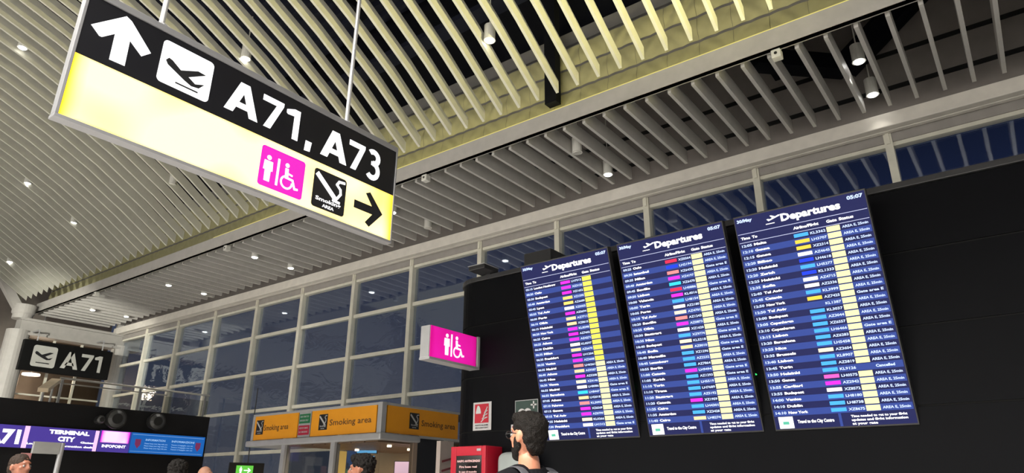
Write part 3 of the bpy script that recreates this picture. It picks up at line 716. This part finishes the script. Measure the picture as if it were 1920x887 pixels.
o = link(bpy.data.objects.new('booth_lamp', l)); o.location = (7.7, 8.2, ZB - .18)
for (x, y, z, w, h, c, nm, lab) in ((7.75, 9.05, 1.72, .34, .28, srgb(110, 190, 250), 'wall_screen', 'bright light blue screen seen through the booth glass, left of the post'),
                                  (7.7, 8.95, 2.02, .34, .07, srgb(190, 170, 250), 'wall_screen', 'thin violet lit strip seen through the booth glass under two downlights'),
                                  (7.55, 7.9, 1.62, .40, .26, srgb(235, 200, 225), 'wall_screen', 'pale pink and blue screen behind the curly haired person'),
                                  (7.9, 7.55, 1.60, .22, .13, srgb(240, 60, 170), 'wall_screen', 'small pink lit square seen through the booth glass')):
    r = root(nm, (x, y, z), -PI / 2 + .6); tag(r, lab, 'screen')
    MB().box(0, w, 0, .03, 0, h).build('casing', M_dk, r)
    MB().box(.01, w - .01, -.002, 0, .01, h - .01).build('display', mat('lit_' + nm + str(len(lab)), c, emit=1.1), r)
    MB().box(w / 2 - .015, w / 2 + .015, .01, .03, -z, 0).build('stand', M_dk, r)
# striped poster stand by the wall end
o = root('striped_display_stand', (5.9, 5.45, 0)); tag(o, 'narrow pale display stand with dark red stripes beside the wall end', 'stand')
MB().box(-.0, .22, 0, .06, 0, .98 + CZ - .42).build('panel', mat('pale_cream_panel', (.5, .42, .38), .5), o)
for i in range(10):
    MB().bar((.03, -.004, .86 + i * .10), (.21, -.004, .90 + i * .10), .006, .022, (0, 0, 1)).build('stripe', mat('maroon_stripe', (.22, .05, .06), .6), o)
# ---------- exit sign
o = root('exit_sign', (7.55, 12.05, .30 + CZ)); tag(o, 'small green lit emergency exit sign hanging left of the smoking booth', 'sign')
MB().box(-.12, .50, .02, .10, -.14, .22).build('backing', M_black, o)
MB().box(0, .30, 0, .02, 0, .17).build('lit_face', mat('green_exit_face', srgb(105, 205, 75), emit=1.0), o)
w_ = MB(); person_icon(w_, .08, .02, .13, -.001); stroke(w_, [(.14, .085), (.25, .085), (.21, .12)], .018, -.001); stroke(w_, [(.25, .085), (.21, .05)], .018, -.001); w_.build('exit_symbol', M_white_e, o)
MB().tube([(.2, .05, .22), (.2, .05, 1.6)], .01, 8).build('hanging_rod', M_dk, o)
o.rotation_euler = (0, 0, -.35)

# ---------- far wall screens
def fscreen(x0, x1, z0, z1, col, label, em=1.0):
    r = root('gate_screen', (x0, YF - .05, z0 + CZ)); tag(r, label, 'screen', 'screens on the far black wall')
    MB().box(0, x1 - x0, 0, .05, 0, z1 - z0).build('casing', M_dk, r)
    MB().box(0, x1 - x0, -.003, 0, 0, z1 - z0).build('display', mat('display_%.2f' % x0, col, emit=em), r)
    return r
PUR = srgb(76, 60, 150)
r = fscreen(3.45, 4.37, .637, .972, PUR, 'leftmost violet screen on the far black wall, reading A71')
w_ = MB(); put_text(w_, 'A71', .34, .065, .205, -.005, w=.48, bold=.05); w_.build('lettering', M_white_e, r)
MB().box(.86, .93, -.006, -.004, 0, .335).build('pink_bar', mat('pale_pink_bar', srgb(248, 200, 250), emit=1.1), r)
r = fscreen(4.38, 5.43, .637, .976, PUR, 'violet screen with two lines of white text, second from the left')
w_ = MB(); put_text(w_, 'TERMINAL', .28, .245, .06, -.005, w=.62, bold=.06); put_text(w_, 'CITY', .43, .135, .07, -.005, w=.26, bold=.06)
put_text(w_, 'Gates', .78, .115, .03, -.005, w=.22, bold=.05); put_text(w_, 'Information desk', .45, .045, .03, -.005, w=.55, bold=.05); put_text(w_, 'Lounge', 0, .06, .03, -.005, w=.2, bold=.05)
w_.build('lettering', M_white_e, r)
MB().box(.99, 1.05, -.006, -.004, 0, .335).build('pink_bar', mat('pale_pink_bar', (1, 1, 1)), r)
r = fscreen(5.44, 5.97, .637, .99, PUR, 'violet screen with a glowing magenta block beside the blue panel')
MB().box(.03, .50, -.006, -.003, .155, .345).build('magenta_block', lit_sign_mat('glowing_magenta', (1, .75, .95), srgb(240, 30, 200), 1.2, .47, .19, .03, .155), r)
w_ = MB(); put_text(w_, 'INFOPOINT', .07, .075, .045, -.005, w=.40, bold=.05); w_.build('lettering', M_white_e, r)
r = fscreen(5.975, 7.36, .640, .99, srgb(28, 96, 176), 'wide blue information panel at the right end of the far black wall')
w_ = MB(); put_text(w_, 'INFORMATION', .26, .22, .035, -.005, w=.36, bold=.03); put_text(w_, 'INFORMAZIONI', .74, .22, .035, -.005, w=.44, bold=.03)
for i in range(3):
    put_text(w_, 'Please keep your bag with you', .25, .165 - .04 * i, .02, -.005, w=.42); put_text(w_, 'Tenere il bagaglio con voi', .74, .165 - .04 * i, .02, -.005, w=.42)
w_.box(.02, 1.36, -.005, -.004, .315, .320).box(.02, 1.36, -.005, -.004, .030, .034)
w_.build('lettering', mat('pale_blue_print', srgb(150, 190, 235), emit=1), r)
b_ = MB()
for x in (.13, 1.26): flat(b_, [(x - .05, .24), (x + .05, .24), (x + .05, .15), (x, .08), (x - .05, .15)], -.004, .002)
b_.build('pin_marks', mat('dark_red_pin', srgb(120, 50, 90), emit=.9), r)
# round loudspeakers on that wall
for x, z, s_, lab in ((5.62, 1.185, .17, 'round black loudspeaker above the magenta block on the far black wall'), (6.33, 1.20, .155, 'round black loudspeaker above the blue panel on the far black wall'), (5.37, 1.15, .075, 'small dark camera left of the round loudspeakers')):
    r = root('loudspeaker' if s_ > .1 else 'security_camera', (x, YF, z + CZ)); tag(r, lab, 'speaker' if s_ > .1 else 'camera')
    MB().tube([(0, 0, 0), (0, -.12, 0), (0, -.16, 0)], [s_ * .8, s_, s_], 22).build('housing', mat('grey_black_shell', (.018, .018, .018), .4), r, smooth=False)
    MB().tube([(0, -.16, 0), (0, -.19, 0)], [s_ * .85, s_ * .55], 22).build('cone_ring', mat('satin_ring', (.045, .045, .045), .35), r)
    MB().tube([(0, -.17, 0), (0, -.195, 0)], s_ * .5, 18).build('dark_cone', M_joint, r)
# grey sign stand before the far wall
o = root('sign_stand', (4.25, 11.5, 0)); tag(o, 'grey post carrying a small grey board before the far black wall', 'stand')
MB().tube([(.10, 0, 0), (.10, 0, .66 + CZ)], .035, 12).build('post', M_alu, o)
MB().box(-.27, .07, -.03, .03, .50 + CZ, .66 + CZ).build('board', mat('grey_board', (.34, .34, .33), .5), o)
MB().tube([(.1, 0, 0), (.1, 0, .02)], .18, 20).build('base', M_alu, o)
nt_ = MB().box(-.40, -.27, -.02, -.01, .33 + CZ, .50 + CZ).build('hanging_notice', mat('pink_notice', (.5, .22, .22), .5), o)
# balustrade rails beyond the far wall
o = root('balustrade', (5.55, 15.5, 0)); tag(o, 'glass balustrade with two thin bright steel rails behind the far black wall', 'railing')
MB().tube([(0, 0, 2.12 + CZ), (3.2, 0, 2.12 + CZ)], .022, 10).build('rail', mat('bright_steel', (.75, .73, .68), .25, metal=.7), o)
MB().tube([(0, 0, 2.02 + CZ), (2.2, 0, 2.02 + CZ)], .014, 10).build('rail', mat('bright_steel', (1, 1, 1)), o)
MB().box(0, 3.2, .03, .045, 1.0 + CZ, 2.0 + CZ).build('glass_panel', M_clear, o)
for x in (.05, 1.6, 3.1): MB().box(x - .02, x + .02, -.02, .02, 0, 2.1 + CZ).build('post', M_alu, o)
o = root('stair_handrail', (4.75, 13.9, 0)); tag(o, 'broad pale wooden stair rail sloping down left of the steel rails', 'railing')
MB().bar((.70, 1.5, 2.05 + CZ), (0, 0, 1.66 + CZ), .16, .07).build('rail', mat('warm_wood', (.95, .76, .52), .4), o)
for a_, b_, c_ in ((.05, .1, 1.66), (.62, 1.35, 1.98)): MB().tube([(a_, b_, 0), (a_, b_, c_ + CZ)], .02, 8).build('post', M_alu, o)

# ---------- downlights
def spot(loc, power, cone=75, col=(1, .96, .88)):
    l = bpy.data.lights.new('downlight_lamp', 'SPOT'); l.energy = power; l.spot_size = math.radians(cone); l.spot_blend = .5; l.shadow_soft_size = .05; l.color = col
    o = link(bpy.data.objects.new('downlight_lamp', l)); o.location = loc
def lamp_meshes(lit):
    a = MB().tube([(0, 0, .22), (0, 0, .005), (0, 0, 0)], [.07, .07, .075], 16).mesh('housing', M_lamp)
    b = MB().tube([(0, 0, .004), (0, 0, -.012)], [.062, .05], 16).mesh('lens', M_glow if lit else M_off)
    c = MB().tube([(0, 0, .22), (0, 0, .75)], .008, 6).mesh('stem', M_lamp)
    d = MB().tube([(0, 0, .22), (0, 0, 2.615)], .008, 6).mesh('stem', M_lamp)
    return a, b, c, d
LM = {1: lamp_meshes(1), 0: lamp_meshes(0)}
def downlight(x, y, z, lit, label, group, power=55):
    r = root('downlight', (x, y, z)); tag(r, label, 'lamp', group)
    m4 = LM[lit]; low = group == GL
    for me_, nm in zip((m4[0], m4[1], m4[3] if low else m4[2]), ('housing', 'lens', 'stem')): inst(me_, nm, r)
    if low and y > 1: r.children[2].scale = (1, 1, 1.09)
    if lit: spot((x, y, z - .02), power)
GU, GL = 'downlights between the arched slats', 'downlights over the window side'
for x, y, lit, lab in ((5.464, 4.508, 1, 'bright cylinder downlight at upper centre beside a sharply lit slat'), (4.342, 8.189, 1, 'lit cylinder downlight just above the hanging sign'),
                       (2.581, 11.88, 1, 'lit downlight nearest the upper left corner of the photo'), (4.206, 15.85, 1, 'lit downlight left of the yellow end of the hanging sign'),
                       (5.215, 15.86, 1, 'lit downlight below the lower left corner of the hanging sign'), (5.35, 19.79, 1, 'lit downlight at the far end of the arched slats'),
                       (5.372, 11.996, 0, 'unlit downlight just under the lower edge of the hanging sign')):
    downlight(x, y, arch(x) + .06, lit, lab, GU, 190)
desc = {(.83, 0): 'higher lit one of the nearest pair of downlights, above the rightmost board', (.83, 1): 'lower lit one of the nearest pair of downlights, above the rightmost board',
        (4.41, 0): 'unlit downlight by the main beam above the middle of the windows', (4.41, 1): 'lit downlight above the left departure board',
        (8.1, 0): 'lit downlight just right of the hanging sign', (8.1, 1): 'unlit downlight near the window head right of the hanging sign',
        (12.1, 0): 'faint lit downlight just below the hanging sign, near the beam', (12.1, 1): 'lit downlight below the hanging sign, near the windows',
        (15.5, 0): 'lit downlight at the beam side, second pair from the far end', (15.5, 1): 'lit downlight at the window side, second pair from the far end',
        (19.4, 0): 'lit downlight at the beam side of the farthest pair', (19.4, 1): 'lit downlight at the window side of the farthest pair'}
for y, litA, litB in ((.83, 1, 1), (4.41, 0, 1), (8.1, 1, 0), (12.1, 1, 1), (15.5, 1, 1), (19.4, 1, 1)):
    k = {.83: -.0, 4.41: 0, 8.1: 0}.get(y, 0)
    xa, za, xb, zb = (7.75, 4.73, 8.43, 4.63) if y < 1 else (4.48 / .612, 4.475, 4.48 / .547, 4.475)
    downlight(xa, y, za + CZ, litA, desc[(y, 0)], GL, 170)
    downlight(xb, y, zb + CZ, litB, desc[(y, 1)], GL, 60 if y > 1 else 10)
# ---------- small detectors under the beam
for y, lab in ((1.462, 'small white camera cube under the beam at upper right'), (6.66, 'small white camera cube under the beam right of the hanging sign'),
               (11.99, 'small white camera cube under the beam below the hanging sign'), (17.58, 'small white camera cube under the beam near its far end')):
    r = root('beam_camera', (6.64, y, 4.50 + CZ)); tag(r, lab, 'camera')
    MB().box(-.05, .05, -.05, .05, -.10, 0).build('housing', M_lamp, r, bevel=.008)
    MB().tube([(-.048, 0, -.05), (-.056, 0, -.05)], .017, 12).build('lens', M_black, r)

# ================================================================ PEOPLE
def remeshed(mb, voxel, smooth_it=4, name='body'):
    me = mb.mesh(name, M_black, fix=True); o = link(bpy.data.objects.new(name, me))
    r = o.modifiers.new('r', 'REMESH'); r.mode = 'VOXEL'; r.voxel_size = voxel; r.use_smooth_shade = True
    s = o.modifiers.new('s', 'SMOOTH'); s.iterations = smooth_it; s.factor = .5
    dg = bpy.context.evaluated_depsgraph_get(); ev = o.evaluated_get(dg)
    out = bpy.data.meshes.new_from_object(ev); out.materials.clear()
    bpy.data.objects.remove(o); return out
def chain(mb, pts):
    """tapering limb: list of (x,y,z,r)"""
    for p in pts: mb.ellipsoid(p[:3], (p[3],) * 3, 12, 8)
    for a, b in zip(pts, pts[1:]): mb.tube([a[:3], b[:3]], [a[3], b[3]], 12)
# figure 1.78 m tall, facing -y, feet on z=0
def torso(mb, g=0.0):
    for c, r in (((0, .0, 1.40), (.165, .095, .09)), ((0, .005, 1.30), (.165, .11, .13)), ((0, 0, 1.16), (.14, .095, .14)), ((0, .0, 1.03), (.15, .10, .12)), ((0, .01, .94), (.165, .115, .11))):
        mb.ellipsoid(c, tuple(q + g for q in r), 20, 12)
    for s in (-1, 1): chain(mb, [(s * .07, .01, 1.45, .055 + g), (s * .165, .005, 1.415, .058 + g)])
def arm(mb, s, g=0.0, upto=3):
    P = [(s * .175, .005, 1.41, .056), (s * .20, .01, 1.28, .050), (s * .225, .02, 1.13, .041), (s * .235, -.02, .98, .036), (s * .24, -.05, .88, .027)]
    chain(mb, [(a, b, c, r + g) for a, b, c, r in P[:upto + 1]])
def leg(mb, s, g=0.0, dy=.0, upto=3):
    P = [(s * .085, .01, .92, .095), (s * .09, dy * .4, .70, .080), (s * .092, dy * .7 - .01, .50, .058), (s * .095, dy + .015, .30, .054), (s * .095, dy + .02, .09, .036)]
    chain(mb, [(a, b, c, r + g) for a, b, c, r in P[:upto + 1]])
def make_body():
    mb = MB(); torso(mb)
    for s in (-1, 1):
        arm(mb, s, 0, 4); leg(mb, s, 0, .10 * s, 4)
        mb.ellipsoid((s * .245, -.062, .825), (.018, .036, .048), 12, 8)                       # palm
        for i, (dy, L) in enumerate(((-.030, .070), (-.010, .080), (.010, .074), (.029, .060))):
            b = (s * .245, -.064 + dy, .79); k = (s * .243, -.068 + dy * 1.2, .79 - L * .55); e = (s * .232, -.068 + dy * 1.2, .79 - L)
            chain(mb, [(*b, .0095), (*k, .0085), (*e, .0072)])
        chain(mb, [(s * .238, -.090, .835, .0105), (s * .228, -.112, .80, .0095), (s * .222, -.116, .772, .008)])  # thumb
        mb.ellipsoid((s * .095, .10 * s - .05, .045), (.042, .12, .04), 12, 8)                 # foot
    chain(mb, [(0, .02, 1.44, .062), (0, .012, 1.53, .056)])                                    # neck
    mb.ellipsoid((0, .018, 1.672), (.074, .096, .098), 20, 14)                                  # skull
    mb.ellipsoid((0, -.022, 1.622), (.060, .070, .082), 18, 12)                                 # face
    mb.ellipsoid((0, -.055, 1.562), (.034, .032, .026), 12, 8)                                  # chin
    mb.ellipsoid((0, -.078, 1.692), (.046, .014, .013), 12, 8)                                  # brow
    chain(mb, [(0, -.086, 1.682, .009), (0, -.108, 1.643, .013)]); mb.ellipsoid((0, -.094, 1.637), (.019, .014, .009), 10, 6)
    mb.ellipsoid((0, -.086, 1.606), (.024, .010, .006), 10, 6); mb.ellipsoid((0, -.084, 1.595), (.021, .010, .007), 10, 6)
    for s in (-1, 1):
        mb.ellipsoid((s * .044, -.062, 1.645), (.018, .016, .015), 10, 6)                       # cheeks
        mb.ellipsoid((s * .080, .014, 1.645), (.009, .019, .031), 12, 8)                        # ears
    return remeshed(mb, .0085, 3)
body_me = make_body()
def skin_mat(name, c): 
    m = mat(name, c, .5, bump=.08, bscale=200); m.node_tree.nodes['Principled BSDF'].inputs['Subsurface Weight'].default_value = .08; return m
def shirt_mesh(sleeve):
    mb = MB(); torso(mb, .014)
    for s in (-1, 1): arm(mb, s, .014, sleeve)
    return remeshed(mb, .012, 5, 'shirt')
shirt_short, shirt_long = shirt_mesh(1), shirt_mesh(3)
mb = MB()
for s in (-1, 1): leg(mb, s, .016, .10 * s, 4)
mb.ellipsoid((0, .01, .93), (.178, .128, .10), 20, 12); trousers_me = remeshed(mb, .012, 5, 'trousers')
shoe_me = {}
for s in (-1, 1):
    mb = MB(); mb.ellipsoid((s * .095, .10 * s - .05, .05), (.050, .135, .048), 14, 8); mb.box(s * .095 - .045, s * .095 + .045, .10 * s - .17, .10 * s + .07, 0, .025); shoe_me[s] = remeshed(mb, .01, 4, 'shoe')
def hair_mesh(kind):
    mb = MB()
    if kind == 'wavy':       # short sides, fuller on top
        mb.ellipsoid((0, .028, 1.703), (.080, .101, .076), 24, 16); mb.ellipsoid((0, -.030, 1.750), (.064, .055, .034), 18, 10); mb.ellipsoid((0, .052, 1.665), (.079, .064, .088), 20, 12); mb.ellipsoid((0, .062, 1.605), (.060, .042, .05), 16, 10)
        amp = .004
    elif kind == 'curly':
        mb.ellipsoid((0, .030, 1.715), (.084, .103, .082), 24, 16); mb.ellipsoid((0, -.045, 1.755), (.062, .05, .036), 18, 10); mb.ellipsoid((0, .055, 1.66), (.076, .062, .07), 20, 12); amp = .010
    elif kind == 'long':
        mb.ellipsoid((0, .03, 1.715), (.10, .115, .09), 24, 16); mb.ellipsoid((0, .06, 1.62), (.11, .08, .13), 20, 12); mb.ellipsoid((0, .065, 1.50), (.12, .06, .12), 20, 12); amp = .01
    else:                     # cropped
        mb.ellipsoid((0, .028, 1.695), (.079, .098, .083), 24, 16); mb.ellipsoid((0, .06, 1.64), (.072, .058, .07), 20, 12); amp = .003
    me = remeshed(mb, .006, 2, 'hair')
    for v in me.vertices:
        n = mnoise.noise(v.co * 42) + .6 * mnoise.noise(v.co * 90); v.co += v.normal * n * amp * 1.5
    return me
def person(loc, rz, label, skin, hair_kind, hair_col, shirt_col, sleeve, pants=(.03, .03, .04), scale=1.0, beard=False, glasses=False):
    r = root('person', loc, rz); r.scale = (scale,) * 3; tag(r, label, 'person')
    def sub(nm, me, m):
        me = me.copy(); me.materials.clear(); me.materials.append(m); return inst(me, nm, r)
    sub('body', body_me, skin_mat('skin_' + nm_(skin), skin))
    sub('shirt', shirt_long if sleeve else shirt_short, mat('cloth_' + nm_(shirt_col), shirt_col, .85, bump=.3, bscale=60, spec=.1))
    sub('trousers', trousers_me, mat('cloth_' + nm_(pants), pants, .85, bump=.3, bscale=60, spec=.1))
    for s in (-1, 1): sub('shoe', shoe_me[s], M_black)
    MB().tube([(0, .02, 1.455), (0, .016, 1.485)], [.080, .068], 20, cap=False).build('collar', mat('cloth_' + nm_(shirt_col), shirt_col), r)
    if hair_kind: sub('hair', hair_mesh(hair_kind), mat('hair_' + nm_(hair_col), hair_col, .6, bump=.9, bscale=150, var=.4, vscale=60, spec=.2))
    for s in (-1, 1):
        e = MB().ellipsoid((s * .030, -.078, 1.664), (.0125, .010, .0095), 10, 6).build('eye', mat('eye_white', (.3, .28, .26), .4), r, smooth=True)
        MB().ellipsoid((s * .030, -.0865, 1.664), (.005, .0025, .005), 8, 6).build('iris', M_black, e)
    if beard:
        mb = MB(); mb.ellipsoid((0, -.040, 1.585), (.055, .052, .050), 18, 10); mb.ellipsoid((0, -.060, 1.562), (.038, .036, .030), 14, 8)
        for s in (-1, 1): mb.ellipsoid((s * .056, -.015, 1.62), (.012, .030, .045), 12, 8)
        me = remeshed(mb, .006, 2, 'beard'); sub('beard', me, mat('hair_' + nm_(hair_col), hair_col))
    if glasses:
        g = MB()
        for s in (-1, 1):
            pts = [(s * .032 + .026 * math.cos(a), -.098, 1.664 + .019 * math.sin(a)) for a in [2 * PI * i / 14 for i in range(15)]]
            g.tube(pts, .0026, 6); g.tube([(s * .058, -.096, 1.668), (s * .078, -.03, 1.668), (s * .083, .012, 1.662)], .0028, 6)
        g.tube([(-.008, -.100, 1.668), (.008, -.100, 1.668)], .0025, 6)
        g.build('glasses', M_black, r)
    return r
def nm_(c): return '%02x%02x%02x' % tuple(int(min(1, max(0, q)) * 255) for q in c)
# the bearded man in front of the boards
MX, MY, MS = 3.08, 2.22, 1.035
man = person((MX, MY, 0), PI - .14, 'bearded man with glasses and dark wavy hair in a black t-shirt, wearing a backpack', srgb(196, 132, 104), 'wavy', (.007, .005, .004), (.008, .008, .010), False, scale=MS, beard=True, glasses=True)
bp_ = root('backpack', (MX, MY, 0), PI - .14); bp_.scale = (MS,) * 3; tag(bp_, 'dark grey backpack with broad grey straps on the shoulders of the bearded man', 'bag')
M_strap = mat('grey_webbing', (.065, .065, .075), .8, bump=.4, bscale=200); M_bag = mat('charcoal_nylon', (.025, .026, .030), .7, bump=.4, bscale=90)
mb = MB(); mb.ellipsoid((0, .26, 1.20), (.155, .115, .235), 20, 14); mb.box(-.13, .13, .14, .33, 1.0, 1.36); me = remeshed(mb, .012, 8, 'bag_body'); me.materials.append(M_bag); inst(me, 'bag_body', bp_)
for s in (-1, 1):
    pts = [(.115, .165, 1.36), (.112, .10, 1.475), (.110, .04, 1.508), (.112, -.04, 1.488), (.118, -.105, 1.40), (.128, -.128, 1.27), (.155, -.10, 1.12), (.175, .03, 1.03), (.15, .15, 1.02)]
    m2 = MB(); vs = []
    for i, p in enumerate(pts):
        d = Vector(pts[min(i + 1, len(pts) - 1)]) - Vector(pts[max(i - 1, 0)]); d.normalize()
        wv = Vector((1, 0, 0)); nv = d.cross(wv).normalized(); c = Vector(p); w2 = .030
        for u, v in ((-1, -1), (1, -1), (1, 1), (-1, 1)): q = c + wv * u * w2 + nv * v * .006; vs.append((q.x * s, q.y, q.z))
    fs = [(0, 1, 2, 3), tuple(len(vs) - 4 + i for i in (3, 2, 1, 0))]
    for i in range(len(pts) - 1):
        for j in range(4): a = i * 4 + j; b = i * 4 + (j + 1) % 4; fs.append((a, a + 4, b + 4, b))
    m2.add(vs, fs); so = m2.build('strap', M_strap, bp_, smooth=True)
    sb = so.modifiers.new('sub', 'SUBSURF'); sb.levels = 2; sb.render_levels = 2
MB().tube([(-.04, .17, 1.42), (-.03, .175, 1.47), (.03, .175, 1.47), (.04, .17, 1.42)], .009, 8).build('carry_handle', M_strap, bp_)
MB().tube([(-.12, .30, 1.33), (0, .36, 1.36), (.12, .30, 1.33)], .006, 6).build('zip', M_alu, bp_)
person((4.02, 4.60, 0), PI + .45, 'person with black curly hair seen in profile before the booth glass', srgb(150, 96, 72), 'curly', (.010, .008, .007), (.020, .020, .024), True, scale=.965)
person((2.62, 7.75, 0), .35, 'blurred person with short brown hair at the lower left corner', srgb(150, 96, 74), 'short', (.03, .018, .012), (.02, .02, .022), True, scale=.985)
person((3.98, 7.45, 0), PI - .4, 'dark haired person of whom only the top of the hair shows', srgb(170, 120, 95), 'long', (.012, .010, .009), (.03, .03, .03), True, scale=.97)
person((5.20, 9.0, 0), .3, 'bald person whose pale head shows left of the window mullion', srgb(205, 150, 125), None, None, (.05, .05, .06), True, scale=.985)
